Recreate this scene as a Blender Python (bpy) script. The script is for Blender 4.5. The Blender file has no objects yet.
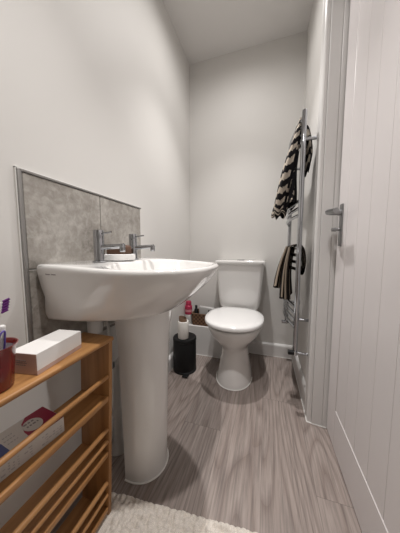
import bpy, bmesh, math, random
from mathutils import Vector, Matrix
random.seed(7)
SC = bpy.context.scene
COL = SC.collection

# ------------------------------------------------------------------ camera
PSI, TH, F = 17.705, 4.856, 206.0
cd = bpy.data.cameras.new('camera'); cam = bpy.data.objects.new('camera', cd); COL.objects.link(cam)
cd.sensor_fit = 'HORIZONTAL'; cd.sensor_width = 36; cd.lens = 36 * F / 400; cd.clip_start = 0.01
cam.location = (0, 0, .88)
cam.rotation_euler = (math.radians(90 - TH), 0, math.radians(PSI))
SC.camera = cam
# ------------------------------------------------------------------ world, exposure
w = bpy.data.worlds.new('world'); SC.world = w; w.use_nodes = True
w.node_tree.nodes['Background'].inputs[0].default_value = (1, .97, .93, 1)
w.node_tree.nodes['Background'].inputs[1].default_value = .02
SC.view_settings.view_transform = 'Standard'; SC.view_settings.look = 'None'
SC.view_settings.gamma = 1; SC.view_settings.use_curve_mapping = False
SC.view_settings.exposure = 0.55
CEIL = 2.42
LIGHTS = [(-.20, 1.20, 15.0), (-.11, .35, 15.0)]
BEAMS = [(79, 1.0, 3.1), (172, 1.0, .66)]
for (lx, ly, pw) in LIGHTS:
    for (ang, blend, k) in BEAMS:   # hot centre of the beam and its wide spill
        ld = bpy.data.lights.new('downlight_lamp', 'SPOT'); ld.energy = pw * k; ld.color = (1, .972, .952)
        ld.spot_size = math.radians(ang); ld.spot_blend = blend; ld.shadow_soft_size = .022
        lo = bpy.data.objects.new('downlight_lamp', ld); COL.objects.link(lo); lo.location = (lx, ly, CEIL - .03)

# ------------------------------------------------------------------ materials
def mat(name, col, rough=.5, metal=0, coat=0, spec=.5):
    m = bpy.data.materials.new(name); m.use_nodes = True
    b = m.node_tree.nodes['Principled BSDF']
    b.inputs['Base Color'].default_value = (*col, 1); b.inputs['Roughness'].default_value = rough
    b.inputs['Metallic'].default_value = metal; b.inputs['Coat Weight'].default_value = coat
    b.inputs['Coat Roughness'].default_value = .05; b.inputs['Specular IOR Level'].default_value = spec
    return m
def nodes(m): return m.node_tree.nodes, m.node_tree.links, m.node_tree.nodes['Principled BSDF']
def coords(m, scale=(1, 1, 1), rot=(0, 0, 0)):
    n, l, b = nodes(m)
    tc = n.new('ShaderNodeNewGeometry'); mp = n.new('ShaderNodeMapping')
    mp.inputs['Scale'].default_value = scale; mp.inputs['Rotation'].default_value = rot
    l.new(tc.outputs['Position'], mp.inputs['Vector']); return mp
def noise(m, vec, scale, detail=4, rough=.55, dist=0):
    n, l, b = nodes(m)
    t = n.new('ShaderNodeTexNoise'); t.inputs['Scale'].default_value = scale; t.inputs['Detail'].default_value = detail
    t.inputs['Roughness'].default_value = rough; t.inputs['Distortion'].default_value = dist
    l.new(vec.outputs[0], t.inputs['Vector']); return t
def ramp(m, fac, stops):
    n, l, b = nodes(m)
    r = n.new('ShaderNodeValToRGB')
    while len(r.color_ramp.elements) < len(stops): r.color_ramp.elements.new(.5)
    for e, (p, c) in zip(r.color_ramp.elements, stops): e.position = p; e.color = (*c, 1)
    l.new(fac, r.inputs[0]); return r
def bump(m, fac, strength=.2, dist=.002):
    n, l, b = nodes(m)
    bp = n.new('ShaderNodeBump'); bp.inputs['Strength'].default_value = strength; bp.inputs['Distance'].default_value = dist
    l.new(fac, bp.inputs['Height']); l.new(bp.outputs[0], b.inputs['Normal'])

def wall_paint(name, col, rough=.6):
    m = mat(name, col, rough, spec=.3); c = coords(m); t = noise(m, c, 220, 3); bump(m, t.outputs[0], .08, .001)
    t2 = noise(m, c, 1.5, 2); n, l, b = nodes(m)
    a = tuple(x * .975 for x in col); r = ramp(m, t2.outputs[0], [(.35, a), (.65, col)]); l.new(r.outputs[0], b.inputs['Base Color'])
    return m
M = {}
M['wall'] = wall_paint('wall_paint', (.74, .722, .695))
M['ceil'] = wall_paint('ceiling_paint', (.76, .74, .72))
M['trim'] = mat('trim_gloss', (.74, .725, .71), .3)
M['door'] = wall_paint('door_paint', (.77, .73, .725), .38)
M['ceramic'] = mat('ceramic', (.82, .805, .785), .1, coat=.6)
M['seat'] = mat('seat_plastic', (.86, .85, .84), .16, coat=.3)
M['chrome'] = mat('chrome', (.43, .44, .46), .07, 1)
M['steel'] = mat('satin_steel', (.33, .335, .34), .28, 1)
M['edging'] = mat('edging_metal', (.30, .29, .28), .4, .7)
M['caulk'] = mat('caulk', (.88, .87, .84), .4)
M['white'] = mat('white_plastic', (.80, .79, .77), .35)
M['card_white'] = mat('card_white', (.86, .84, .82), .4)
M['card_pink'] = mat('card_pink', (.56, .40, .35), .45)
M['pale_print'] = mat('pale_print', (.42, .39, .38), .6)
M['grey_print'] = mat('grey_print', (.25, .22, .22), .6)
M['cup'] = mat('red_plastic', (.17, .009, .009), .25, coat=.3)
M['cup_in'] = mat('cup_inside', (.42, .38, .42), .4)
M['purple'] = mat('purple_bristle', (.16, .03, .22), .5)
M['violet'] = mat('violet_rubber', (.13, .09, .38), .4)
M['cream_card'] = mat('cream_card', (.62, .58, .54), .45)
M['wine_card'] = mat('wine_card', (.30, .015, .05), .4)
M['navy_card'] = mat('navy_card', (.05, .07, .22), .4)
M['paper'] = mat('toilet_paper', (.80, .78, .74), .9)
M['tube'] = mat('cardboard', (.20, .12, .075), .8)
M['blackplastic'] = mat('black_matt', (.005, .005, .0055), .55, spec=.3)
M['rubber'] = mat('black_rubber', (.01, .01, .01), .7)
M['dark'] = mat('dark_hole', (.02, .02, .02), .6)
M['red_can'] = mat('crimson_can', (.42, .03, .08), .25, .2)
M['pink'] = mat('pink_label', (.62, .25, .28), .4)
M['soap'] = mat('brown_soap', (.10, .05, .03), .7)
M['greyish'] = mat('pale_pouch', (.45, .44, .43), .35)
M['emit'] = mat('lamp_lens', (1, 1, 1), .3)
_b = M['emit'].node_tree.nodes['Principled BSDF']; _b.inputs['Emission Color'].default_value = (1, .93, .86, 1); _b.inputs['Emission Strength'].default_value = 6

def stone():
    m = mat('stone_tile', (.3, .28, .26), .35); n, l, b = nodes(m); c = coords(m)
    t = noise(m, c, 5.5, 10, .68, .7); t2 = noise(m, c, 40, 6, .65, .4)
    mx = n.new('ShaderNodeMath'); mx.operation = 'MULTIPLY_ADD'; mx.inputs[1].default_value = .45
    l.new(t2.outputs[0], mx.inputs[0]); 
    m2 = n.new('ShaderNodeMath'); m2.operation = 'MULTIPLY'; m2.inputs[1].default_value = .6; l.new(t.outputs[0], m2.inputs[0]); l.new(m2.outputs[0], mx.inputs[2])
    r = ramp(m, mx.outputs[0], [(.38, (.20, .182, .160)), (.47, (.305, .281, .253)), (.54, (.355, .330, .30)), (.66, (.49, .465, .43))])
    # pale thin veins
    v = noise(m, c, 3.2, 7, .62, .5); a = n.new('ShaderNodeMath'); a.operation = 'SUBTRACT'; a.inputs[1].default_value = .5; l.new(v.outputs[0], a.inputs[0])
    ab = n.new('ShaderNodeMath'); ab.operation = 'ABSOLUTE'; l.new(a.outputs[0], ab.inputs[0])
    vr = ramp(m, ab.outputs[0], [(0, (.3, .3, .3)), (.010, (0, 0, 0))])
    mix = n.new('ShaderNodeMix'); mix.data_type = 'RGBA'; l.new(vr.outputs[0], mix.inputs['Factor']); l.new(r.outputs[0], mix.inputs['A'])
    mix.inputs['B'].default_value = (.55, .53, .50, 1); l.new(mix.outputs['Result'], b.inputs['Base Color'])
    bump(m, mx.outputs[0], .4, .004); return m
M['stone'] = stone()
M['grout'] = mat('grout', (.55, .53, .50), .8)

def bamboo():
    m = mat('bamboo', (.5, .27, .1), .42); n, l, b = nodes(m); c = coords(m, (60, 3, 60))
    t = noise(m, c, 1, 4, .5); r = ramp(m, t.outputs[0], [(.3, (.30, .138, .044)), (.55, (.41, .20, .070)), (.75, (.48, .25, .095))])
    l.new(r.outputs[0], b.inputs['Base Color']); bump(m, t.outputs[0], .05, .0005); return m
M['bamboo'] = bamboo()
def bamboo_end():
    m = mat('bamboo_side', (.5, .27, .1), .42); n, l, b = nodes(m); c = coords(m, (45, 60, 3))
    t = noise(m, c, 1, 4, .5); r = ramp(m, t.outputs[0], [(.3, (.27, .122, .04)), (.55, (.38, .18, .062)), (.75, (.45, .225, .085))])
    l.new(r.outputs[0], b.inputs['Base Color']); return m
M['bamboo_side'] = bamboo_end()

def woodfloor():
    m = mat('oak_laminate', (.2, .17, .15), .42, spec=.4); n, l, b = nodes(m)
    geo = n.new('ShaderNodeNewGeometry'); sep = n.new('ShaderNodeSeparateXYZ'); l.new(geo.outputs['Position'], sep.inputs[0])
    def math_(op, a, bb=None, c=None):
        x = n.new('ShaderNodeMath'); x.operation = op
        for i, v in enumerate((a, bb, c)):
            if v is None: continue
            if isinstance(v, (int, float)): x.inputs[i].default_value = v
            else: l.new(v, x.inputs[i])
        return x.outputs[0]
    W = .19
    u = math_('DIVIDE', math_('ADD', sep.outputs['X'], 3.0 + .035), W)
    pid = math_('FLOOR', u); fu = math_('FRACT', u)
    yoff = math_('MULTIPLY', math_('FRACT', math_('MULTIPLY', pid, .377)), 1.2)
    v = math_('DIVIDE', math_('ADD', sep.outputs['Y'], math_('ADD', yoff, 5.0)), 1.25)
    vid = math_('FLOOR', v); fv = math_('FRACT', v)
    seed = math_('ADD', math_('MULTIPLY', pid, 7.31), math_('MULTIPLY', vid, 3.17))
    # cathedral figure: contours of a stretched noise, a different piece of it for every plank
    cmb = n.new('ShaderNodeCombineXYZ'); l.new(math_('MULTIPLY', sep.outputs['X'], 4.6), cmb.inputs[0]); l.new(math_('MULTIPLY', sep.outputs['Y'], .62), cmb.inputs[1]); l.new(seed, cmb.inputs[2])
    t = n.new('ShaderNodeTexNoise'); t.inputs['Scale'].default_value = 1.0; t.inputs['Detail'].default_value = 1.2; t.inputs['Roughness'].default_value = .35; l.new(cmb.outputs[0], t.inputs['Vector'])
    rings = math_('FRACT', math_('MULTIPLY', t.outputs[0], 24))
    cmb2 = n.new('ShaderNodeCombineXYZ'); l.new(math_('MULTIPLY', sep.outputs['X'], 150), cmb2.inputs[0]); l.new(math_('MULTIPLY', sep.outputs['Y'], 6), cmb2.inputs[1]); l.new(seed, cmb2.inputs[2])
    fine = n.new('ShaderNodeTexNoise'); fine.inputs['Scale'].default_value = 1; fine.inputs['Detail'].default_value = 5; fine.inputs['Roughness'].default_value = .65; l.new(cmb2.outputs[0], fine.inputs['Vector'])
    rr = ramp(m, rings, [(0, (.225, .181, .162)), (.25, (.295, .246, .223)), (.75, (.335, .284, .259)), (1, (.255, .209, .190))])
    fr = ramp(m, fine.outputs[0], [(.32, (.68, .68, .68)), (.6, (1.13, 1.13, 1.13))])
    mx = n.new('ShaderNodeMix'); mx.data_type = 'RGBA'; mx.blend_type = 'MULTIPLY'; mx.inputs['Factor'].default_value = 1
    l.new(rr.outputs[0], mx.inputs['A']); l.new(fr.outputs[0], mx.inputs['B'])
    wn = n.new('ShaderNodeTexWhiteNoise'); wn.noise_dimensions = '1D'; l.new(seed, wn.inputs['W'])
    pr = ramp(m, wn.outputs['Value'], [(0, (.88, .88, .88)), (1, (1.1, 1.09, 1.08))])
    mx2 = n.new('ShaderNodeMix'); mx2.data_type = 'RGBA'; mx2.blend_type = 'MULTIPLY'; mx2.inputs['Factor'].default_value = 1
    l.new(mx.outputs['Result'], mx2.inputs['A']); l.new(pr.outputs[0], mx2.inputs['B'])
    edge = math_('MINIMUM', math_('MULTIPLY', math_('MINIMUM', fu, math_('SUBTRACT', 1, fu)), W), math_('MULTIPLY', math_('MINIMUM', fv, math_('SUBTRACT', 1, fv)), 1.25))
    er = ramp(m, math_('MULTIPLY', edge, 100), [(.04, (.62, .62, .62)), (.13, (1, 1, 1))])
    mx3 = n.new('ShaderNodeMix'); mx3.data_type = 'RGBA'; mx3.blend_type = 'MULTIPLY'; mx3.inputs['Factor'].default_value = 1
    l.new(mx2.outputs['Result'], mx3.inputs['A']); l.new(er.outputs[0], mx3.inputs['B']); l.new(mx3.outputs['Result'], b.inputs['Base Color'])
    bump(m, fine.outputs[0], .12, .001); return m
M['floor'] = woodfloor()

def fabric(name, col, sc=900):
    m = mat(name, col, .95, spec=.15); n, l, b = nodes(m); c = coords(m); t = noise(m, c, sc, 3); bump(m, t.outputs[0], .5, .002)
    r = ramp(m, t.outputs[0], [(.3, tuple(x * .75 for x in col)), (.7, tuple(x * 1.2 for x in col))]); l.new(r.outputs[0], b.inputs['Base Color']); return m
M['tblack'] = fabric('towel_black', (.012, .011, .013))
M['tcream'] = fabric('towel_cream', (.50, .44, .37))
M['tbrown'] = fabric('towel_dark_brown', (.022, .017, .015))
M['ttan'] = fabric('towel_tan', (.33, .27, .21))
M['rug'] = fabric('rug_cotton', (.80, .74, .67), 500)
def wicker():
    m = mat('wicker', (.16, .08, .045), .7); n, l, b = nodes(m); c = coords(m, (1, 1, 1))
    ck = n.new('ShaderNodeTexChecker'); ck.inputs['Scale'].default_value = 62; l.new(c.outputs[0], ck.inputs['Vector'])
    ck.inputs['Color1'].default_value = (.20, .105, .055, 1); ck.inputs['Color2'].default_value = (.07, .035, .02, 1)
    l.new(ck.outputs['Color'], b.inputs['Base Color']); return m
M['wicker'] = wicker()

# ------------------------------------------------------------------ helpers
def thing(name, label, cat, loc, group=None):
    o = bpy.data.objects.new(name, None); COL.objects.link(o); o.empty_display_size = .05
    o.location = loc; tag(o, label, cat, group); return o
def tag(o, label=None, cat=None, group=None, kind=None):
    if label: o['label'] = label
    if cat: o['category'] = cat
    if group: o['group'] = group
    if kind: o['kind'] = kind
    return o
def root_loc(p):
    v = Vector((0, 0, 0))
    while p is not None: v += p.location; p = p.parent
    return v
def obj(name, bm, m, parent=None, smooth=True, origin=None, sharp=40, label=None):
    """bm is in world coordinates"""
    off = root_loc(parent) if parent else Vector(origin or (0, 0, 0))
    bmesh.ops.recalc_face_normals(bm, faces=bm.faces)
    if off.length: bmesh.ops.translate(bm, verts=bm.verts, vec=-off)
    me = bpy.data.meshes.new(name); 
    if smooth:
        for f in bm.faces: f.smooth = True
        for e in bm.edges:
            if len(e.link_faces) == 2 and e.calc_face_angle(0) > math.radians(sharp): e.smooth = False
    bm.to_mesh(me); bm.free()
    for x in (m if isinstance(m, (list, tuple)) else [m]): me.materials.append(x)
    o = bpy.data.objects.new(name, me); COL.objects.link(o)
    if parent: o.parent = parent
    else: o.location = off
    if label: o['label'] = label
    return o
def B(): return bmesh.new()
def box(bm, x0, x1, y0, y1, z0, z1, bev=0, seg=2, mi=0):
    r = bmesh.ops.create_cube(bm, size=1)
    for v in r['verts']: v.co = Vector(((x0 + x1) / 2 + v.co.x * (x1 - x0), (y0 + y1) / 2 + v.co.y * (y1 - y0), (z0 + z1) / 2 + v.co.z * (z1 - z0)))
    fs = {f for v in r['verts'] for f in v.link_faces}
    for f in fs: f.material_index = mi
    if bev:
        es = list({e for v in r['verts'] for e in v.link_edges})
        rr = bmesh.ops.bevel(bm, geom=es, offset=bev, segments=seg, affect='EDGES', profile=.5)
        for f in rr['faces']: f.material_index = mi
    return bm
def loops(bm, rings, close=True, cap0=True, cap1=True, mi=0):
    vs = [[bm.verts.new(p) for p in r] for r in rings]; n = len(vs[0]); out = []
    for a, b_ in zip(vs, vs[1:]):
        for i in range(n if close else n - 1):
            j = (i + 1) % n
            try: f = bm.faces.new((a[i], a[j], b_[j], b_[i])); f.material_index = mi; out.append(f)
            except ValueError: pass
    if cap0: f = bm.faces.new(vs[0]); f.material_index = mi
    if cap1: f = bm.faces.new(list(reversed(vs[-1]))); f.material_index = mi
    return vs
def lathe(bm, c, prof, n=40, mi=0, cap0=True, cap1=True):
    rings = [[(c[0] + r * math.cos(2 * math.pi * i / n), c[1] + r * math.sin(2 * math.pi * i / n), c[2] + z) for i in range(n)] for r, z in prof]
    loops(bm, rings, True, cap0, cap1, mi); return bm
def tube(bm, pts, r, n=12, mi=0, flat=1.0, cap=True):
    pts = [Vector(p) for p in pts]; rings = []; prev = None
    for i, p in enumerate(pts):
        d = (pts[min(i + 1, len(pts) - 1)] - pts[max(i - 1, 0)]).normalized()
        if prev is None:
            a = Vector((0, 0, 1)) if abs(d.z) < .9 else Vector((1, 0, 0)); u = d.cross(a).normalized()
        else: u = (prev - d * prev.dot(d)).normalized()
        prev = u; v = d.cross(u); rr = r[i] if isinstance(r, (list, tuple)) else r
        rings.append([p + u * rr * math.cos(2 * math.pi * k / n) + v * rr * flat * math.sin(2 * math.pi * k / n) for k in range(n)])
    loops(bm, rings, True, cap, cap, mi); return bm
def smoothp(pts, k=6):
    pts = [Vector(p) for p in pts]; out = []
    for i in range(len(pts) - 1):
        p0, p1, p2, p3 = pts[max(i - 1, 0)], pts[i], pts[i + 1], pts[min(i + 2, len(pts) - 1)]
        for j in range(k):
            t = j / k
            out.append(.5 * ((2 * p1) + (p2 - p0) * t + (2 * p0 - 5 * p1 + 4 * p2 - p3) * t * t + (3 * p1 - p0 - 3 * p2 + p3) * t ** 3))
    out.append(pts[-1]); return out
def struct(name, bm, m, smooth=False):
    o = obj(name, bm, m, None, smooth); o['kind'] = 'structure'; return o

# ------------------------------------------------------------------ room
XL, XR, YB, YN = -.652, .24, 1.75, -.95
DF = .305                      # door face plane
DY0, DY1 = .30, 1.086          # door leaf along the wall
struct('floor', box(B(), XL - .1, XR + .6, YN - .1, YB + .1, -.05, 0), M['floor'])
cb = B(); box(cb, XL - .1, XR + .6, YN - .1, YB + .1, CEIL, CEIL + .05)
struct('ceiling', cb, M['ceil'])
struct('wall_left', box(B(), XL - .1, XL, YN - .1, YB + .1, 0, CEIL), M['wall'])
struct('wall_back', box(B(), XL, XR + .1, YB, YB + .1, 0, CEIL), M['wall'])
struct('wall_front', box(B(), XL, XR + .1, YN - .1, YN, 0, CEIL), M['wall'])
rb = B(); box(rb, XR, XR + .12, 1.125, YB, 0, CEIL); box(rb, XR, XR + .12, YN, .265, 0, CEIL); box(rb, XR, XR + .12, .265, 1.125, 2.02, CEIL)
struct('wall_right', rb, M['wall'])
def skirting(name, axis, a0, a1, p, d, m=M['trim']):
    # profile: height .107 with a rounded top, thickness .018; p wall plane, d direction into the room
    bm = B(); prof = [(0, 0), (.018, 0), (.018, .088), (.016, .096), (.009, .104), (0, .107)]
    rings = []
    for a in (a0, a1):
        rings.append([(p + d * t, a, z) if axis == 'y' else (a, p + d * t, z) for t, z in prof])
    loops(bm, rings); return struct(name, bm, m)
skirting('baseboard_back', 'x', -.19, XR, YB, -1)
skirting('baseboard_left', 'y', YN, 1.57, XL, 1)
skirting('baseboard_right', 'y', 1.172, YB - .018, XR, -1)
skirting('baseboard_right', 'y', YN, .20, XR, -1)
cl = B(); tube(cl, [(XR - .0195, 1.1, .002), (XR - .0195, YB - .02, .002)], .003, 6); tube(cl, [(XR - .0195, 1.1, .002), (XR + .02, 1.093, .002), (XR + .065, 1.087, .002)], .003, 6)
struct('trim_1', cl, M['caulk'])
cl = B(); tube(cl, [(-.1, YB - .0195, .002), (XR - .02, YB - .0195, .002)], .002, 6); tube(cl, [(XL + .02, 1.5685, .002), (-.2, 1.5685, .002)], .002, 6)
struct('trim_2', cl, M['caulk'])
bb = B(); box(bb, XL, -.19, 1.57, YB, 0, .246, .004, 2); struct('trim_3', bb, M['trim'])   # boxed-in pipe ledge
# architrave and jamb
def architrave(y_in, y_out):
    s = 1 if y_out > y_in else -1; wd = abs(y_out - y_in)
    prof = [(0, XR), (0, XR - .012), (.003, XR - .0165), (.007, XR - .0195), (.012, XR - .0195), (.014, XR - .017), (.018, XR - .0165), (.045, XR - .0195), (.050, XR - .022), (.055, XR - .0195), (.062, XR - .020), (.067, XR - .017), (wd, XR - .010), (wd, XR)]
    return [(x, y_in + s * t) for t, x in prof]
ab = B()
for yi, yo in ((1.100, 1.172), (.286, .214)):
    pr = architrave(yi, yo); loops(ab, [[(x, y, 0) for x, y in pr], [(x, y, 2.07) for x, y in pr]])
box(ab, XR - .0195, XR, .214, 1.172, 2.0, 2.07, .003)
struct('trim_4', ab, M['trim'])
jb = B()
for s, y in ((1, 1.094), (-1, .292)):
    box(jb, XR + .001, XR + .047, min(y, y + s * .031), max(y, y + s * .031), 0, 2.0, .0025)
    y2 = y - s * .005
    box(jb, XR + .047, XR + .12, min(y2, y2 + s * .036), max(y2, y2 + s * .036), 0, 2.0, .0025)
box(jb, XR + .001, XR + .12, .30, 1.09, 1.995, 2.02)
struct('door_frame', jb, M['trim']).name = 'trim_5'
# door 1: boarded leaf with bottom rail and stiles
dr = thing('door_1', 'white boarded door on the right with vertical grooves and a steel lever', 'door', (DF, DY0, 0)); dr['kind'] = 'structure'
bm = B(); grooves = [.98, .876, .786, .69, .597, .50, .405]
pts = [(DF, DY1 - .101)]
pts = []
ys = sorted(grooves)
cur = [(DF + .002, .402)]
for g in ys:
    cur += [(DF + .002, g - .0018), (DF + .0042, g - .0005), (DF + .0042, g + .0005), (DF + .002, g + .0018)] if .41 < g < .97 else []
cur += [(DF + .002, .984)]
ring = cur + [(DF + .040, .984), (DF + .040, .402)]
loops(bm, [[(x, y, .16) for x, y in ring], [(x, y, 1.90) for x, y in ring]])
obj('board_panel', bm, M['door'], dr, sharp=20)
for y0, y1 in ((.978, DY1 - .003), (DY0 + .003, .41)):
    bm = B(); box(bm, DF, DF + .044, y0, y1, .008, 1.985, .0015, 1)
    gy = None
    obj('stile', bm, M['door'], dr)
def rail(z0, z1, up):
    bm = B(); d = .0065
    if up: pr = [(DF, z0), (DF, z1 - d), (DF + .0055, z1), (DF + .044, z1), (DF + .044, z0)]
    else: pr = [(DF, z0 + d), (DF, z1), (DF + .044, z1), (DF + .044, z0), (DF + .0055, z0)]
    loops(bm, [[(x, .41, z) for x, z in pr], [(x, .978, z) for x, z in pr]]); return bm
obj('bottom_rail', rail(.008, .184, True), M['door'], dr)
obj('top_rail', rail(1.87, 1.985, False), M['door'], dr)
hd = obj('lever_handle', (lambda b_: (box(b_, DF - .007, DF, 1.018, 1.048, .892, 1.070, .002), b_)[1])(B()), M['steel'], dr, label='satin steel backplate')
bm = B()
tube(bm, smoothp([(DF - .006, 1.033, 1.035), (DF - .030, 1.033, 1.035), (DF - .049, 1.031, 1.036), (DF - .058, 1.018, 1.036), (DF - .058, .99, 1.034), (DF - .056, .955, 1.030), (DF - .052, .925, 1.027)], 5), .0108, 12)
lathe_pts = [(DF - .006, 1.033, 1.035), (DF - .016, 1.033, 1.035)]; tube(bm, lathe_pts, .013, 16)
obj('lever', bm, M['steel'], hd)
bm = B(); tube(bm, [(DF - .006, 1.033, .963), (DF - .022, 1.033, .963)], .006, 12); tube(bm, [(DF - .022, 1.033, .963), (DF - .036, 1.033, .963)], [.013, .0115], 16, flat=.7)
obj('thumb_turn', bm, M['steel'], hd)
# downlights
for (lx, ly, pw) in LIGHTS:
    t = thing('downlight', 'round recessed ceiling downlight', 'light', (lx, ly, CEIL), 'recessed ceiling downlights')
    bm = B(); lathe(bm, (lx, ly, CEIL), [(.032, -.001), (.036, -.004), (.042, -.004), (.044, 0)], 32, cap0=False, cap1=False); obj('bezel', bm, M['white'], t)
    bm = B(); lathe(bm, (lx, ly, CEIL), [(.032, -.0015), (.0, -.0015)] if False else [(.032, -.0005), (.030, -.002)], 24); obj('lens', bm, M['emit'], t)

# ------------------------------------------------------------------ splashback
sb = thing('splashback', 'grey stone-effect tiled splashback on the wall behind the basin', 'splashback', (XL, .687, .81))
bm = B(); box(bm, XL, XL + .004, .406, .968, .535, 1.090, mi=1)
for (y0, y1) in ((.409, .6855), (.6885, .966)):
    for (z0, z1) in ((.536, .8195), (.8225, 1.0905)):
        box(bm, XL + .002, XL + .009, y0, y1, z0, z1, .001, 1)
obj('tiling', bm, [M['stone'], M['grout']], sb, smooth=False)
bm = B(); box(bm, XL, XL + .0115, .396, .4075, .535, 1.098, .003, 2); obj('edge_trim', bm, M['edging'], sb, label='grey metal side edging')
bm = B(); box(bm, XL, XL + .0115, .4, .974, 1.0915, 1.099, .002, 2); obj('edge_trim', bm, M['edging'], sb, label='grey metal top edging')
bm = B(); box(bm, XL, XL + .006, .3935, .396, .535, 1.102); box(bm, XL, XL + .006, .3935, .976, 1.099, 1.1015); obj('sealant', bm, M['caulk'], sb)

# ------------------------------------------------------------------ basin and pedestal
BC = (-.42, .70); N = 96
def dshape(a, depth, hw, n, xw=XL + .0095):
    """radius along angle a from BC to a D-shaped outline whose flat side is on the wall"""
    cx, cy = BC; lo, hi = 0, 1.0
    for _ in range(32):
        m_ = (lo + hi) / 2; x = cx + m_ * math.cos(a); y = cy + m_ * math.sin(a)
        ins = x >= xw and (abs(max(x - XL, 0) / depth) ** n + abs((y - cy) / hw) ** n) <= 1
        if ins: lo = m_
        else: hi = m_
    return lo
ANG = [2 * math.pi * i / N for i in range(N)]
def sm(t): t = max(0, min(1, t)); return t * t * (3 - 2 * t)
def rimz(x): return .836 - .013 * sm((x - XL) / .36)
def ring_d(depth, hw, n, z=None, inset=0, dz=0):
    out = []
    for a in ANG:
        r = dshape(a, depth, hw, n) - inset; x = BC[0] + r * math.cos(a); y = BC[1] + r * math.sin(a)
        out.append((x, y, (rimz(x) if z is None else z) + dz))
    return out
def ring_in(sx, sy, cx, cy, z=None, dz=0, n=2.6, mg=.016):
    out = []
    for a in ANG:
        c, s = math.cos(a), math.sin(a); r = 1 / ((abs(c) / sx) ** n + (abs(s) / sy) ** n) ** (1 / n)
        x = cx + r * c; y = cy + r * s
        aa = math.atan2(y - BC[1], x - BC[0]); lim = dshape(aa, .482, .277, 2.9) - mg; rr_ = math.hypot(x - BC[0], y - BC[1])
        if rr_ > lim: x = BC[0] + lim * math.cos(aa); y = BC[1] + lim * math.sin(aa)
        out.append((x, y, (rimz(x) if z is None else z) + dz))
    return out
ws = thing('washbasin', 'large white ceramic washbasin projecting from the tiled splashback over a pedestal', 'washbasin', (XL, .70, .64))
bm = B()
rings = [ring_d(.20, .12, 2.2, .66)]
T = [1, .96, .88, .78, .66, .54, .42, .30, .18, .08, 0]
for t in T:
    e = t ** 1.45
    dp = .482 - .142 * e; hw = .277 - .028 * e; n_ = 2.9 - .7 * t
    zb = .664
    ring = ring_d(dp, hw, n_)
    # z between bottom and (rim - .012)
    rings.append([(x, y, zb + (z - .012 - zb) * (1 - t)) for x, y, z in ring])
rings.insert(1, ring_d(.318, .222, 2.05, .656))
rings += [ring_d(.482, .277, 2.9, None, .0008, -.007), ring_d(.482, .277, 2.9, None, .0035, -.0025), ring_d(.482, .277, 2.9, None, .009, 0)]
ic = (-.335, .70); 
rings += [ring_in(.172, .248, *ic, None, 0), ring_in(.169, .245, *ic, None, -.002, mg=.019), ring_in(.165, .240, *ic, None, -.010, mg=.023),
          ring_in(.155, .222, *ic, .785, n=2.4, mg=.036), ring_in(.140, .196, *ic, .752, n=2.2, mg=.06), ring_in(.115, .155, *ic, .720, n=2, mg=.09), ring_in(.07, .09, *ic, .700, n=2), ring_in(.022, .022, *ic, .694, n=2)]
loops(bm, rings)
obj('bowl', bm, M['ceramic'], ws, sharp=60)
bm = B(); tube(bm, [(-.508, .70, .792), (-.4985, .70, .792)], .011, 16); obj('overflow', bm, M['dark'], ws, label='dark round overflow hole')
bm = B(); lathe(bm, (ic[0], ic[1], .694), [(.030, 0), (.030, .004), (.02, .006)], 24); obj('waste_plug', bm, M['chrome'], ws)
# small grey maker's mark on the near side of the basin
bm = B()
x = -.600
for k in range(11):
    wk = .68 * [.0045, .002, .0035, .005, .003, .0045, .0025, .004, .005, .002, .0045][k]
    yy = None
    # find near outline y at this x, z
    z = .806; t = (rimz(x) - .012 - z) / (rimz(x) - .012 - .664); e = max(t, 0) ** 1.45
    dp = .482 - .142 * e; hw = .277 - .028 * e; n_ = 2.9 - .7 * t
    yy = BC[1] - hw * (1 - (abs(x - XL) / dp) ** n_) ** (1 / n_)
    if k != 5: box(bm, x, x + wk, yy - .0006, yy + .0015, z, z + (.004 if k in (0, 6) else .003))
    x += wk + .001
obj('maker_mark', bm, M['grey_print'], ws, label='tiny grey lettering mark')
# pedestal
pd = thing('basin_pedestal', 'tall white ceramic pedestal under the washbasin', 'pedestal', (-.45, .70, 0))
bm = B(); rings = []
def ped(r, z, cx=-.462, back=-.49, nn=30):
    pts = [(back, .688 - r)]
    for i in range(nn + 1):
        a = -math.pi / 2 + math.pi * i / nn; pts.append((cx + r * 1.0 * math.cos(a), .688 + r * math.sin(a)))
    pts.append((back, .688 + r)); 
    pts += [(back, .688 + r - .012), (cx, .688 + r - .012)]
    for i in range(1, nn):
        a = math.pi / 2 - math.pi * i / nn; pts.append((cx + (r - .012) * math.cos(a), .688 + (r - .012) * math.sin(a)))
    pts += [(cx, .688 - r + .012), (back, .688 - r + .012)]
    return [(x, y, z) for x, y in pts]
for z, r in ((0, .093), (.05, .093), (.2, .096), (.4, .102), (.55, .109), (.655, .122)): rings.append(ped(r, z))
loops(bm, rings); obj('column', bm, M['ceramic'], pd, sharp=50)
bm = B(); pts = [(-.478, .593, .003)] + [(-.45 + .0955 * math.cos(a), .688 + .0955 * math.sin(a), .003) for a in [(-math.pi / 2 + math.pi * i / 24) for i in range(25)]] + [(-.478, .783, .003)]
tube(bm, [(x - .012, y, z) for x, y, z in pts], .003, 8); obj('sealant_bead', bm, M['caulk'], pd, label='white sealant line around the foot')
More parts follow.
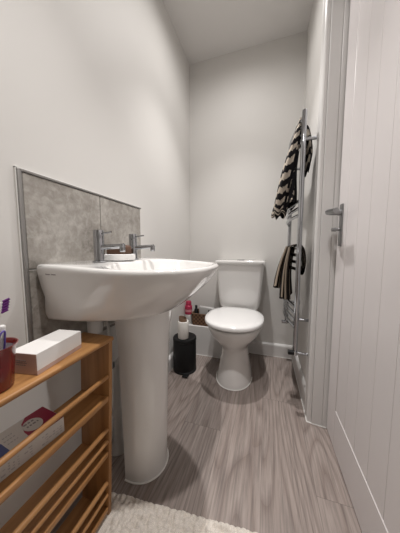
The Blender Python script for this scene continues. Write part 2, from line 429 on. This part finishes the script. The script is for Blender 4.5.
# waste pipe
wp = thing('waste_pipe', 'white plastic waste trap and pipe behind the basin pedestal', 'pipe', (-.60, .70, 0))
bm = B(); tube(bm, smoothp([(-.55, .70, .64), (-.552, .70, .52), (-.56, .70, .44), (-.585, .70, .40), (-.60, .695, .36), (-.60, .695, .20)], 6), .017, 16)
obj('pipe', bm, M['white'], wp)
bm = B(); tube(bm, [(-.56, .70, .60), (-.575, .60, .603)], .014, 14); lathe(bm, (-.582, .575, .575), [(.016, 0), (.024, .006), (.026, .03), (.026, .05), (.02, .058)], 24); obj('bottle_trap', bm, M['white'], wp)
bm = B(); lathe(bm, (-.60, .695, 0), [(.017, .20), (.023, .19), (.023, .165), (.018, .16), (.020, .05), (.034, .02), (.039, .008), (.040, 0)], 28); obj('boss', bm, M['white'], wp)
bm = B(); lathe(bm, (-.55, .70, .585), [(.022, 0), (.026, .004), (.026, .026), (.022, .03)], 24); obj('collar', bm, M['white'], wp)
bm = B(); lathe(bm, (-.556, .70, .45), [(.021, 0), (.0235, .003), (.0235, .02), (.021, .023)], 24); obj('collar', bm, M['white'], wp)
sp = thing('supply_pipe', 'thin white supply pipe with a grey fitting behind the basin pedestal', 'pipe', (-.535, .60, .30))
bm = B(); tube(bm, smoothp([(-.56, .602, .645), (-.55, .606, .58), (-.545, .61, .45), (-.56, .612, .25), (-.634, .612, .22)], 6), .0055, 10); obj('pipe', bm, M['white'], sp)
bm = B(); lathe(bm, (-.5455, .6095, .43), [(.008, 0), (.011, .003), (.011, .02), (.008, .024)], 14); obj('fitting', bm, M['steel'], sp)

# ------------------------------------------------------------------ taps
def make_tap(y):
    x0 = -.562; zb = rimz(x0)
    t = thing('basin_tap', 'x', 'tap', (x0, y, zb), 'pillar taps on the basin')
    bm = B(); lathe(bm, (x0, y, zb), [(.023, 0), (.023, .004), (.0175, .006), (.0175, .082), (.0168, .084), (.0175, .086), (.0175, .110), (.016, .112)], 28); obj('body', bm, M['chrome'], t)
    bm = B(); tube(bm, [(x0 + .012, y, zb + .052), (x0 + .095, y, zb + .056), (x0 + .104, y, zb + .057)], .0088, 16)
    lathe(bm, (x0 + .098, y, zb + .036), [(.0085, 0), (.0095, .003), (.0095, .020), (.007, .028)], 20); obj('spout', bm, M['chrome'], t)
    bm = B(); tube(bm, [(x0 + .012, y, zb + .100), (x0 + .055, y, zb + .104)], .0032, 10); obj('lever', bm, M['chrome'], t)
    return t
t1 = make_tap(.588); t1['label'] = 'chrome pillar tap on the basin, the nearer of the two'
def dup(root, loc, label=None, group=None):
    r = root.copy(); COL.objects.link(r); r.location = loc
    if label: r['label'] = label
    if group: r['group'] = group
    for ch in list(root.children):
        c = ch.copy(); COL.objects.link(c); c.parent = r
        for g in list(ch.children): d = g.copy(); COL.objects.link(d); d.parent = c
    return r
dup(t1, (-.565, .789, rimz(-.565)), 'chrome pillar tap on the basin, the farther one with the spout over the bowl rim')
# soap dish and soap
dx, dy = -.563, .694; dz = rimz(dx)
bm = B(); lathe(bm, (dx, dy, dz), [(.050, 0), (.059, .003), (.062, .010), (.062, .024), (.059, .026), (.056, .024), (.055, .012), (.050, .008)], 40)
tag(obj('soap_dish', bm, M['seat'], None, origin=(dx, dy, dz)), 'round white soap dish on the basin between the two taps', 'soap dish')
bm = B(); box(bm, dx - .040, dx + .040, dy - .032, dy + .032, dz + .009, dz + .058, .012, 4)
for v in bm.verts: v.co.z += .004 * math.sin((v.co.x - dx) * 60) * (1 if v.co.z > dz + .03 else 0)
tag(obj('soap_bar', bm, M['soap'], None, origin=(dx, dy, dz + .009)), 'dark brown block of soap in the white dish', 'soap')

# ------------------------------------------------------------------ toilet
tc = thing('toilet', 'white close-coupled toilet with its lid down against the back wall', 'toilet', (-.190, 1.45, 0))
TX = -.190
def egg(hw, yf, yb, z, cw=.42, n=72, nf=2.15, nb=2.6):
    ym = yf + (yb - yf) * cw; out = []
    for i in range(n):
        a = 2 * math.pi * i / n; c, s = math.cos(a), math.sin(a)
        e = nf if s < 0 else nb
        x = hw * abs(c) ** (2 / e) * (1 if c >= 0 else -1); y = (ym - yf if s < 0 else yb - ym) * abs(s) ** (2 / e) * (1 if s >= 0 else -1)
        out.append((TX + x, ym + y, z))
    return out
bm = B()
S = [(0, .118, 1.218, 1.62), (.012, .118, 1.218, 1.62), (.03, .114, 1.222, 1.62), (.10, .100, 1.238, 1.62), (.17, .090, 1.252, 1.62), (.215, .090, 1.255, 1.63), (.245, .099, 1.24, 1.64), (.27, .115, 1.214, 1.66), (.30, .133, 1.186, 1.68), (.335, .160, 1.160, 1.69), (.365, .173, 1.145, 1.70), (.384, .178, 1.140, 1.70), (.392, .175, 1.143, 1.70), (.395, .155, 1.155, 1.69)]
loops(bm, [egg(hw, yf, yb, z, nb=3.2 if z > .24 else 2.4) for z, hw, yf, yb in S]); obj('pan', bm, M['ceramic'], tc, sharp=60)
bm = B(); loops(bm, [egg(hw, yf, yb, z, .5) for z, hw, yf, yb in ((.3955, .162, 1.152, 1.535), (.402, .166, 1.148, 1.538), (.4095, .182, 1.131, 1.538), (.412, .180, 1.133, 1.535))]); obj('seat', bm, M['seat'], tc, sharp=60)
bm = B(); loops(bm, [egg(hw, yf, yb, z, .5) for z, hw, yf, yb in ((.4135, .183, 1.130, 1.55), (.416, .189, 1.124, 1.555), (.430, .190, 1.123, 1.555), (.437, .185, 1.128, 1.552), (.441, .160, 1.145, 1.535), (.4425, .12, 1.19, 1.49), (.443, .05, 1.28, 1.40))]); obj('lid', bm, M['seat'], tc, sharp=60)
def rrect(hwx, y0, y1, z, r=.03, k=6):
    out = []
    for cx, cy, a0 in ((TX + hwx - r, y1 - r, 0), (TX - hwx + r, y1 - r, 90), (TX - hwx + r, y0 + r, 180), (TX + hwx - r, y0 + r, 270)):
        for j in range(k + 1):
            a = math.radians(a0 + 90 * j / k); out.append((cx + r * math.cos(a), cy + r * math.sin(a), z))
    return out
bm = B(); loops(bm, [rrect(hw, y0, 1.745, z, .028) for z, hw, y0 in ((.399, .12, 1.60), (.42, .142, 1.585), (.45, .153, 1.578), (.50, .160, 1.574), (.65, .172, 1.566), (.764, .179, 1.562))]); obj('cistern', bm, M['ceramic'], tc, sharp=60)
bm = B(); loops(bm, [rrect(hw, y0, 1.749, z, .028) for z, hw, y0 in ((.762, .184, 1.556), (.765, .189, 1.552), (.784, .189, 1.552), (.790, .186, 1.555), (.7925, .177, 1.565))]); obj('cistern_lid', bm, M['ceramic'], tc, sharp=60)
bm = B(); lathe(bm, (TX + .005, 1.64, .7925), [(.030, 0), (.030, .003), (.026, .005), (.010, .006)], 28); obj('flush_button', bm, M['chrome'], tc)
for s in (-1, 1): bm = B(); tube(bm, [(TX + s * .078 - .02, 1.556, .417), (TX + s * .078 + .02, 1.556, .417)], .0085, 14); obj('hinge', bm, M['seat'], tc)
bm = B(); tube(bm, [(x, y, .003) for x, y, z in egg(.120, 1.216, 1.62, 0, nb=2.4)][36:] + [(TX + .120, 1.39, .003)], .003, 8); obj('sealant_bead', bm, M['caulk'], tc, label='white sealant line around the foot')

# ------------------------------------------------------------------ bin, rolls, ledge items
bx, by = -.548, 1.350
bn = thing('pedal_bin', 'small round black pedal bin between the basin pedestal and toilet', 'bin', (bx, by, 0))
bm = B(); lathe(bm, (bx, by, 0), [(.081, .016), (.083, .022), (.083, .218), (.081, .222)], 48); obj('body', bm, M['blackplastic'], bn)
bm = B(); lathe(bm, (bx, by, 0), [(.082, .224), (.085, .226), (.085, .240), (.082, .246), (.060, .2495), (.034, .2505), (.008, .251)], 48); obj('lid', bm, M['blackplastic'], bn)
bm = B(); lathe(bm, (bx, by, 0), [(.083, 0), (.085, .002), (.085, .014), (.082, .016)], 48); obj('base_ring', bm, M['rubber'], bn)
bm = B(); box(bm, bx + .022, bx + .062, by - .112, by - .06, .006, .014, .003, 2); obj('pedal', bm, M['blackplastic'], bn)
rx, ry, rz = -.545, 1.318, .2512
tr = thing('toilet_roll', 'nearly used up toilet roll standing on the black bin lid', 'toilet roll', (rx, ry, rz))
bm = B(); lathe(bm, (rx, ry, rz), [(.036, 0), (.038, .003), (.038, .118), (.037, .121), (.029, .121), (.028, .005)], 36); obj('paper', bm, M['paper'], tr)
bm = B(); lathe(bm, (rx, ry, rz), [(.0272, .006), (.0272, .145), (.0255, .146), (.0250, .125), (.0248, .006)], 28)
for v in bm.verts:
    if v.co.z > rz + .13: v.co.x -= .004; v.co.z -= .25 * (v.co.x - rx)
obj('cardboard_tube', bm, M['tube'], tr, label='bare brown cardboard tube')
cx_, cy_, cz_ = -.6165, 1.612, .246
cn = thing('aerosol_can', 'crimson and white aerosol can on the ledge behind the black bin', 'can', (cx_, cy_, cz_))
bm = B(); lathe(bm, (cx_, cy_, cz_), [(.028, 0), (.031, .004), (.031, .085)], 28); obj('body', bm, M['white'], cn, label='white lower half')
bm = B(); lathe(bm, (cx_, cy_, cz_), [(.0315, .083), (.0315, .150), (.029, .156), (.022, .160)], 28); obj('sleeve', bm, M['red_can'], cn, label='crimson sleeve')
bm = B(); lathe(bm, (cx_, cy_, cz_), [(.024, .160), (.024, .188), (.020, .194), (.008, .196)], 28); obj('cap', bm, M['red_can'], cn)
bm = B()
for i in range(9):
    a = -2.0 + i * .1
bm = B(); lathe(bm, (cx_, cy_, cz_), [(.0318, .105), (.0318, .125)], 28, cap0=False, cap1=False); obj('label_band', bm, M['pink'], cn, label='pale pink band')
# basket on ledge
k0, k1, kz = -.582, -.345, .246
bk = thing('wicker_basket', 'small brown woven basket on the ledge beside the toilet cistern', 'basket', ((k0 + k1) / 2, 1.65, kz))
bm = B(); yk0, yk1 = 1.585, 1.725
def rr2(x0, x1, y0, y1, z, r=.012, k=4):
    out = []
    for cx, cy, a0 in ((x1 - r, y1 - r, 0), (x0 + r, y1 - r, 90), (x0 + r, y0 + r, 180), (x1 - r, y0 + r, 270)):
        for j in range(k + 1):
            a = math.radians(a0 + 90 * j / k); out.append((cx + r * math.cos(a), cy + r * math.sin(a), z))
    return out
rg = []
for i in range(13):
    o_ = .0015 * (i % 2); rg.append(rr2(k0 - o_ + .006 * (1 - i / 12), k1 + o_ - .006 * (1 - i / 12), yk0 - o_, yk1, kz + .095 * i / 12))
rg.append(rr2(k0 + .006, k1 - .006, yk0 + .006, yk1 - .006, kz + .095)); rg.append(rr2(k0 + .008, k1 - .008, yk0 + .008, yk1 - .008, kz + .006))
loops(bm, rg); obj('woven_body', bm, M['wicker'], bk)
bm = B(); tube(bm, rr2(k0 - .001, k1 + .001, yk0 - .001, yk1, kz + .097) + [rr2(k0 - .001, k1 + .001, yk0 - .001, yk1, kz + .097)[0]], .004, 8); obj('rim', bm, M['tube'], bk)
bm = B(); box(bm, -.525, -.39, 1.612, 1.648, kz + .0085, kz + .150, .012, 4)
for v in bm.verts: v.co.z += .006 * math.sin(v.co.x * 70)
tag(obj('toiletry_pouch', bm, M['greyish'], None, origin=(-.44, 1.63, kz + .0085)), 'pale grey pouch standing in the woven basket', 'pouch')
for (x, y, r, h, lab) in ((-.552, 1.625, .017, .150, 'black bottle at the left end of the woven basket'), (-.372, 1.615, .014, .135, 'black bottle at the right end of the woven basket'), (-.435, 1.60, .009, .125, 'slim black tube in front of the grey pouch in the basket')):
    t = thing('toiletry_bottle', lab, 'bottle', (x, y, kz + .008), 'dark bottles in the woven basket')
    bm = B(); lathe(bm, (x, y, kz + .008), [(r * .9, 0), (r, .003), (r, h * .75), (r * .6, h * .82)], 18); obj('body', bm, M['blackplastic'], t)
    bm = B(); lathe(bm, (x, y, kz + .008), [(r * .62, h * .82), (r * .62, h * .98), (r * .5, h)], 18); obj('cap', bm, M['rubber'], t)

# ------------------------------------------------------------------ bamboo rack
RY0, RY1 = -.22, .503
def lean(z): return .030 * (z / .61 - .5)
def lrack(bm):
    for v in bm.verts: v.co.x += lean(v.co.z)
    return bm
RF, RBK = -.458, -.572
rk = thing('bamboo_rack', 'open bamboo shelf rack with slatted fronts standing against the left wall', 'rack', ((RF + RBK) / 2, .13, 0))
for y0, y1 in ((RY1 - .014, RY1), (RY0, RY0 + .014)):
    bm = B(); box(bm, RBK, RF, y0, y1, 0, .600, .003, 2); obj('side_panel', lrack(bm), M['bamboo_side'], rk)
bm = B(); box(bm, RBK - .002, RF + .004, RY0 - .002, RY1 + .003, .5985, .612, .005, 3); obj('top_board', lrack(bm), M['bamboo'], rk)
yi0, yi1 = RY0 + .013, RY1 - .013
for z in (.415, .225, .022):
    bm = B(); box(bm, RBK + .002, RF - .012, yi0, yi1, z - .006, z + .006, .002, 1); box(bm, RF - .013, RF - .001, yi0, yi1, z - .008, z + .010, .004, 2); obj('shelf', lrack(bm), M['bamboo'], rk)
for z in (.487, .308, .267, .118, .075):
    bm = B(); tube(bm, [(RF - .008, yi0, z), (RF - .008, yi1, z)], .0068, 14); obj('rail', lrack(bm), M['bamboo'], rk)

# white box on the rack
TOP = .6125
def prism(bm, quad, z0, z1, mi=0, bev=0):
    vs = [bm.verts.new((x, y, z0)) for x, y in quad] + [bm.verts.new((x, y, z1)) for x, y in quad]
    fs = [(0, 3, 2, 1), (4, 5, 6, 7), (0, 1, 5, 4), (1, 2, 6, 5), (2, 3, 7, 6), (3, 0, 4, 7)]
    out = []
    for f in fs: ff = bm.faces.new([vs[i] for i in f]); ff.material_index = mi; out.append(ff)
    return out
Q = [(-.455, .292), (-.473, .418), (-.539, .408), (-.524, .281)]
cxq = sum(p[0] for p in Q) / 4; cyq = sum(p[1] for p in Q) / 4
wb = thing('gift_box', 'long white cardboard box lying on top of the bamboo rack', 'box', (cxq, cyq, TOP))
def inset(q, d): return [(cxq + (x - cxq) * (1 - d / .06), cyq + (y - cyq) * (1 - d / .06)) for x, y in q]
bm = B(); prism(bm, Q, TOP, TOP + .0095); obj('base', bm, M['card_pink'], wb, smooth=False, label='dusty pink base')
bm = B(); prism(bm, Q, TOP + .0095, TOP + .0460)
obj('lid', bm, M['card_white'], wb, smooth=False, label='white lid')
# pink end label with print, on the near end (from Q[3] to Q[0])
d = Vector((Q[0][0] - Q[3][0], Q[0][1] - Q[3][1], 0)); L = d.length; d.normalize(); nrm = Vector((d.y, -d.x, 0))
def plate(bm, u0, u1, z0, z1, off, o=Vector((Q[3][0], Q[3][1], 0)), d=d, nrm=nrm):
    a = o + d * u0; b_ = o + d * u1
    q = [a + nrm * -.0002, b_ + nrm * -.0002, b_ + nrm * off, a + nrm * off]
    prism(bm, [(p.x, p.y) for p in q], z0, z1)
bm = B(); plate(bm, .0005, L - .0005, TOP + .0005, TOP + .0452, .0005); lb = obj('end_label', bm, M['card_pink'], wb, smooth=False, label='dusty pink printed end')
bm = B()
for r_, (zz, ww) in enumerate(((.028, .0028), (.0235, .0028), (.019, .002))):
    u = .018
    while u < .043: wd = random.uniform(.002, .005); plate(bm, u, u + wd, TOP + zz, TOP + zz + ww, .0009); u += wd + .0014
obj('print', bm, M['grey_print'], lb, smooth=False)

# red cup with toothbrushes
ux, uy = -.490, .236
cu = thing('tumbler', 'dark red plastic tumbler on the bamboo rack holding toothbrushes', 'cup', (ux, uy, TOP))
bm = B(); lathe(bm, (ux, uy, TOP), [(.027, 0), (.0295, .003), (.033, .045), (.036, .076), (.0395, .0835), (.040, .085), (.038, .085), (.0345, .077), (.0315, .045), (.028, .008)], 48)
for f in bm.faces: pass
obj('body', bm, M['cup'], cu)
bm = B(); lathe(bm, (ux, uy, TOP), [(.0265, .0085), (.0312, .045), (.0338, .076)], 40, cap1=False); obj('lining', bm, M['cup_in'], cu, label='pale inside')
def brush(p0, p1, lab, grip):
    p0, p1 = Vector(p0), Vector(p1); t = thing('toothbrush', lab, 'toothbrush', tuple(p0), 'toothbrushes in the red tumbler')
    ax = (p1 - p0); bm = B(); tube(bm, smoothp([p0, p0 + ax * .25, p0 + ax * .5, p0 + ax * .7, p0 + ax * .8, p1], 5), [.0042] * 8 + [.005] * 6 + [.0035] * 4 + [.003] * 4 + [.0045] * 3 + [.004], 12, flat=.8); obj('handle', bm, M['white'], t)
    bm = B(); tube(bm, [p0 + ax * .42 + Vector((.0015, -.0015, 0)), p0 + ax * .5 + Vector((.002, -.002, 0)), p0 + ax * .6 + Vector((.0015, -.0015, 0))], [.0035, .0046, .003], 12); obj('grip', bm, M[grip], t, label='violet rubber grip')
    bm = B(); side = Vector((.6, .75, .45)).normalized()
    for k in range(5):
        c = p0 + ax * (.86 + .035 * k); box_pts = [c + side * .0035, c + side * .0145]; tube(bm, box_pts, .0024, 8)
    obj('bristles', bm, M['purple'], t, label='purple bristles')
brush((ux - .006, uy - .004, TOP + .012), (ux - .001, uy + .022, TOP + .163), 'white and purple toothbrush standing upright in the red tumbler', 'violet')
t = thing('toothbrush', 'white toothbrush standing handle end up in the red tumbler, with violet loop grip', 'toothbrush', (ux + .004, uy + .004, TOP + .012), 'toothbrushes in the red tumbler')
bm = B(); tube(bm, smoothp([(ux + .004, uy + .004, TOP + .012), (ux + .006, uy + .008, TOP + .05), (ux + .009, uy + .012, TOP + .085), (ux + .010, uy + .014, TOP + .112), (ux + .0105, uy + .015, TOP + .122)], 6), [.003] * 8 + [.0045] * 6 + [.0062] * 8 + [.0055, .0045, .003], 14, flat=.8); obj('handle', bm, M['white'], t)
bm = B(); tube(bm, smoothp([(ux + .012, uy + .005, TOP + .075), (ux + .0155, uy + .0035, TOP + .09), (ux + .0185, uy + .0075, TOP + .108), (ux + .0175, uy + .0145, TOP + .110), (ux + .0155, uy + .0145, TOP + .09), (ux + .013, uy + .014, TOP + .075)], 5), .0016, 8); obj('grip', bm, M['violet'], t, label='violet rubber grip loop')

# carton on the upper shelf
PZ = .4215; ph = .038
q = [(-.476, .357), (-.560, .373), (-.605, .135), (-.521, .119)]   # front far, back far, back near, front near
q = [(-.474, .357), (-.560, .366), (-.582, .150), (-.496, .141)]
ct = thing('medicine_carton', 'flat cream and wine red printed carton on the rack shelf', 'carton', (-.528, .25, PZ))
bm = B(); prism(bm, q, PZ, PZ + ph); obj('body', bm, M['cream_card'], ct, smooth=False)
def P(u, v): # u from far(0) to near(1), v from front 0 to back 1
    a = Vector(q[0]).lerp(Vector(q[3]), u); b_ = Vector(q[1]).lerp(Vector(q[2]), u); return a.lerp(b_, v)
def top_patch(bm, poly, z=PZ + ph, t=.0005, mi=0):
    lo = [bm.verts.new((*P(u, v), z)) for u, v in poly]; hi = [bm.verts.new((*P(u, v), z + t)) for u, v in poly]
    bm.faces.new(hi).material_index = mi
    n_ = len(poly)
    for i in range(n_): bm.faces.new((lo[i], lo[(i + 1) % n_], hi[(i + 1) % n_], hi[i])).material_index = mi
bm = B(); top_patch(bm, [(.005, .01), (.31, .01), (.30, .45), (.26, .80), (.19, .99), (.005, .99)]); obj('wine_panel', bm, M['wine_card'], ct, smooth=False, label='wine red printed panel')
bm = B(); top_patch(bm, [(.205 + .085 * math.cos(a), .52 + .27 * math.sin(a)) for a in [2 * math.pi * i / 28 for i in range(28)]], t=.0009); ov = obj('oval_badge', bm, M['cream_card'], ct, smooth=False, label='cream oval badge')
bm = B()
for r_, (v0, us) in enumerate(((.64, (.17, .24)), (.50, (.15, .26)))):
    u = us[0]
    while u < us[1]: wd = random.uniform(.012, .03); top_patch(bm, [(u, v0), (u + wd, v0), (u + wd, v0 + .06), (u, v0 + .06)], t=.0013); u += wd + .012
obj('lettering', bm, M['grey_print'], ov, smooth=False)
bm = B(); top_patch(bm, [(.47, .02), (.60, .02), (.60, .60), (.47, .60)]); obj('navy_block', bm, M['navy_card'], ct, smooth=False, label='navy blue printed block')
bm = B()
for r_ in range(3):
    u = .36
    while u < .44: wd = random.uniform(.01, .02); top_patch(bm, [(u, .4 + r_ * .15), (u + wd, .4 + r_ * .15), (u + wd, .43 + r_ * .15), (u, .43 + r_ * .15)]); u += wd + .01
fd = Vector((q[3][0] - q[0][0], q[3][1] - q[0][1], 0)); FL = fd.length; fd.normalize(); fn = Vector((-fd.y, fd.x, 0))
if fn.x < 0: fn = -fn
u = .006
while u < FL - .01:
    if random.random() < .75:
        for zz in (.007, .013, .019, .025):
            if random.random() < .6: plate(bm, u, u + random.uniform(.002, .007), PZ + zz, PZ + zz + random.uniform(.001, .003), .0005, Vector((q[0][0], q[0][1], 0)), fd, fn)
    u += .008
obj('small_print', bm, M['pale_print'], ct, smooth=False, label='fine grey print')

# ------------------------------------------------------------------ towel radiator
TXR, TY0, TY1, TZ0, TZ1 = .160, 1.150, 1.640, .345, 1.545
rd = thing('towel_radiator', 'tall chrome ladder towel radiator on the right wall', 'radiator', (TXR, 1.39, TZ0))
for y in (TY0, TY1):
    bm = B(); tube(bm, [(TXR, y, TZ0), (TXR, y, TZ0 + .004), (TXR, y, TZ1 - .004), (TXR, y, TZ1)], [.009, .0115, .0115, .009], 20); obj('upright', bm, M['chrome'], rd)
rungs = []
for z0, n_ in ((1.50, 4), (1.12, 3), (.885, 4), (.580, 4)):
    for k in range(n_): rungs.append(z0 - k * .036)
def rung_x(y): 
    s = (y - TY0) / (TY1 - TY0); return TXR - .006 - .030 * math.sin(math.pi * s)
for z in rungs:
    bm = B(); pts = [(rung_x(TY0 + (TY1 - TY0) * i / 16), TY0 + (TY1 - TY0) * i / 16, z) for i in range(17)]
    tube(bm, pts, .0085, 12); obj('rung', bm, M['chrome'], rd)
for y, z in ((TY0 + .035, 1.425), (TY1 - .045, 1.425), (TY0 + .045, .50), (TY1 - .045, .50)):
    bm = B(); tube(bm, [(rung_x(y) + .004, y, z), (XR, y, z)], .0085, 12); tube(bm, [(XR - .006, y, z), (XR, y, z)], .016, 18)
    obj('wall_bracket', bm, M['chrome'], rd)
for y in (TY0, TY1):
    bm = B(); tube(bm, [(TXR, y, TZ0), (TXR, y, TZ0 - .022)], .012, 14); tube(bm, [(TXR, y, TZ0 - .012), (XR, y, TZ0 - .012)], .0075, 12); tube(bm, [(XR - .006, y, TZ0 - .012), (XR, y, TZ0 - .012)], .016, 16)
    vv = obj('valve', bm, M['chrome'], rd)
    bm = B(); tube(bm, [(TXR - .004, y, TZ0 - .012), (TXR - .034, y, TZ0 - .012)], .013, 14); obj('valve_cap', bm, M['blackplastic'] if y == TY0 else M['chrome'], vv)

# ------------------------------------------------------------------ towels
def bundle(bm, path, rx, ry, lobes, amp, ns=90, nt=72, stripe=None, ph=0, swirl=0.0):
    """a folded bundle of cloth: lobed closed loft along path; stripe(s,t)->material index"""
    P_ = smoothp(path, 20); m_ = len(P_)
    rings = []
    for i in range(ns + 1):
        f = i / ns * (m_ - 1); a = int(min(f, m_ - 2)); p = P_[a].lerp(P_[a + 1], f - a); s = i / ns
        X, Y = rx(s), ry(s); R = []
        for k in range(nt):
            th_ = 2 * math.pi * k / nt
            g = 1 + amp * (.35 + .65 * s) * math.sin(lobes * th_ + ph + swirl * s) + .05 * math.sin(2 * th_ + 9 * s) + .03 * math.sin(5 * th_ - 14 * s)
            R.append((p.x + X * g * math.cos(th_), p.y + Y * g * math.sin(th_), p.z + .012 * math.sin(lobes * th_ + 1.3) * s))
        rings.append(R)
    # rolled hem: turn the end inward
    last = rings[-1]; c = sum((Vector(v) for v in last), Vector()) / len(last)
    for sc_, dz_ in ((.93, -.005), (.80, -.004), (.72, .010), (.6, .03)): rings.append([tuple(c + (Vector(v) - c) * sc_ + Vector((0, 0, dz_))) for v in last])
    vs = loops(bm, rings); bm.faces.ensure_lookup_table()
    idx = 0
    for i in range(len(rings) - 1):
        for k in range(nt):
            bm.faces[idx].material_index = stripe(i / ns, k / nt); idx += 1
    return bm
tw = thing('striped_towel', 'black and cream striped towel bundled over the top of the chrome radiator', 'towel', (.13, 1.25, 1.1))
def st1(s, t):
    if s > 1.0: return 1 if int((s - 1) * 90) % 2 == 0 else 0
    lobe = math.floor(t * 5 + .3); ang = t * 2 * math.pi
    v = s * 9.6 + .45 * lobe + .05 * math.sin(6 * ang)
    if not .36 < t < .80: return 1 if (v % 1) < .30 and (lobe + int(v)) % 3 == 0 else 0
    return 1 if ((s * 9.6 + .1 * math.sin(3 * ang)) % 1) < .48 else 0
bm = B(); bundle(bm, [(.150, 1.192, 1.520), (.140, 1.20, 1.46), (.118, 1.235, 1.36), (.092, 1.275, 1.23), (.074, 1.31, 1.12), (.068, 1.325, 1.078)], lambda s: .010 + .024 * sm(s * 1.6) + .004 * s, lambda s: .03 + .035 * sm(s * 1.5) + .015 * s, 5, .13, stripe=st1)
obj('front_fold', bm, [M['tblack'], M['tcream']], tw)
bm = B(); bundle(bm, [(.148, 1.25, 1.515), (.140, 1.28, 1.44), (.130, 1.30, 1.34), (.122, 1.30, 1.22), (.120, 1.30, 1.125)], lambda s: .014 + .020 * s, lambda s: .05 + .05 * sm(s), 4, .2, stripe=lambda s, t: st1(s * .8 + .05, t) if (t * 7 + s * 3) % 1 < .22 else 0, ph=1)
obj('inner_fold', bm, [M['tblack'], M['tcream']], tw)
bm = B()
bundle(bm, [(.150, 1.25, 1.522), (.172, 1.25, 1.515), (.193, 1.26, 1.45), (.202, 1.275, 1.38), (.196, 1.29, 1.30)], lambda s: .012 + .008 * math.sin(math.pi * min(s, 1)), lambda s: .030 + .03 * sm(s), 4, .14, stripe=lambda s, t: st1(s * .5, t), ph=2)
obj('back_fold', bm, [M['tblack'], M['tcream']], tw)
# small hand towel, stripes run down its length
ht = thing('hand_towel', 'small dark brown towel with thin cream stripes on the lower radiator rungs', 'towel', (.12, 1.25, .65))
def flap(bm, c0, c1, w0, w1, n_st, th=.006, bend=.01, ns=24, nt=24):
    c0, c1 = Vector(c0), Vector(c1); front = []; back = []
    ax = Vector((.25, .97, 0)).normalized()
    for i in range(ns + 1):
        s = i / ns; c = c0.lerp(c1, s); c.x -= bend * math.sin(math.pi * s); wd = w0 + (w1 - w0) * s
        fr, bk_ = [], []
        for k in range(nt + 1):
            t = k / nt - .5; ripple = .006 * math.sin(t * 12 + s * 2) * s
            p = c + ax * wd * t + Vector((ripple, 0, -.012 * s * math.cos(t * 5)))
            e = th * (1 - (2 * t) ** 6) + .001
            fr.append(p + Vector((-e, 0, 0))); bk_.append(p + Vector((e, 0, 0)))
        front.append(fr + bk_[::-1])
    m2 = len(front[0]); vs = [[bm.verts.new(p) for p in r] for r in front]
    for i in range(ns):
        for k in range(m2):
            j = (k + 1) % m2; f = bm.faces.new((vs[i][k], vs[i][j], vs[i + 1][j], vs[i + 1][k]))
            t = min(k, m2 - 2 - k) / nt; f.material_index = 1 if ((t * n_st) % 1) < .14 or abs(t - .5) > .475 else 0
    bm.faces.new(vs[0]); bm.faces.new(vs[-1][::-1])
for nm, args in (('left_fold', ((.122, 1.29, .895), (.066, 1.25, .668), .09, .11, 3)), ('right_fold', ((.132, 1.27, .890), (.100, 1.24, .610), .10, .12, 4)), ('inner_fold', ((.142, 1.29, .885), (.130, 1.29, .60), .18, .22, 5))):
    bm = B(); flap(bm, *args, th=.008); obj('front_fold' if nm != 'inner_fold' else 'inner_fold', bm, [M['tbrown'], M['ttan']], ht, sharp=80)
bm = B(); tt = [(.128, .894), (.15, .903), (.175, .895), (.197, .86), (.208, .80), (.200, .752), (.178, .752)]
pr = smoothp([(x, 0, z) for x, z in tt], 5); a = []
for yy in (0, 1): pass
rings = []
for j in range(13):
    t = j / 12; y = 1.20 + .13 * t
    outer = [(p.x + .007 * math.sin(i * .2), y, p.z + .004) for i, p in enumerate(pr)]; inner = [(p.x - .008, y, p.z - .006) for p in pr]
    rings.append(outer + inner[::-1])
vs = loops(bm, rings)
bm.faces.ensure_lookup_table()
for i in range(12):
    for k in range(len(rings[0])):
        bm.faces[i * len(rings[0]) + k].material_index = 1 if i % 4 == 0 else 0
obj('back_fold', bm, [M['tbrown'], M['ttan']], ht, sharp=80)

# ------------------------------------------------------------------ bobble rug
RGX0, RGX1 = -.515, .12; DX = .0034
bm = B(); nx = int((RGX1 - RGX0) / DX); RG0, RG1 = .12, .545; ny = int((RG1 - RG0) / DX)
cell = .018
def hsh(i, j): 
    v = math.sin(i * 127.1 + j * 311.7) * 43758.5453; return v - math.floor(v)
def rh(x, y):
    best = 0
    ci, cj = math.floor(x / cell), math.floor(y / cell)
    for i in (ci - 1, ci, ci + 1):
        for j in (cj - 1, cj, cj + 1):
            px = (i + .5 + .5 * (hsh(i, j) - .5) + (.5 if j % 2 else 0) * .6) * cell; py = (j + .5 + .5 * (hsh(j, i + 9) - .5)) * cell
            d2 = ((x - px) ** 2 + (y - py) ** 2) / (cell * .60) ** 2
            if d2 < 1: best = max(best, math.sqrt(1 - d2) * (.75 + .35 * hsh(i + 3, j + 5)))
    return best
grid = []
for j in range(ny + 1):
    row = []
    for i in range(nx + 1):
        x = RGX0 + i * DX; t = j / ny; y = RG0 + (RG1 - RG0 + .095 * (x - RGX0)) * t
        e = min(i, nx - i, j, ny - j) * DX; ed = min(1, e / .008)
        under = x < -.452 and y < .508   # pressed flat where the rack stands on it
        row.append(bm.verts.new((x, y, .0008 if under else .001 + (.003 + .016 * rh(x, y)) * math.sqrt(ed))))
    grid.append(row)
for j in range(ny):
    for i in range(nx): bm.faces.new((grid[j][i], grid[j][i + 1], grid[j + 1][i + 1], grid[j + 1][i]))
tag(obj('bath_rug', bm, M['rug'], None, origin=((RGX0 + RGX1) / 2, .33, 0), sharp=180), 'cream bobble-textured bath rug on the floor in front of the bamboo rack', 'rug')
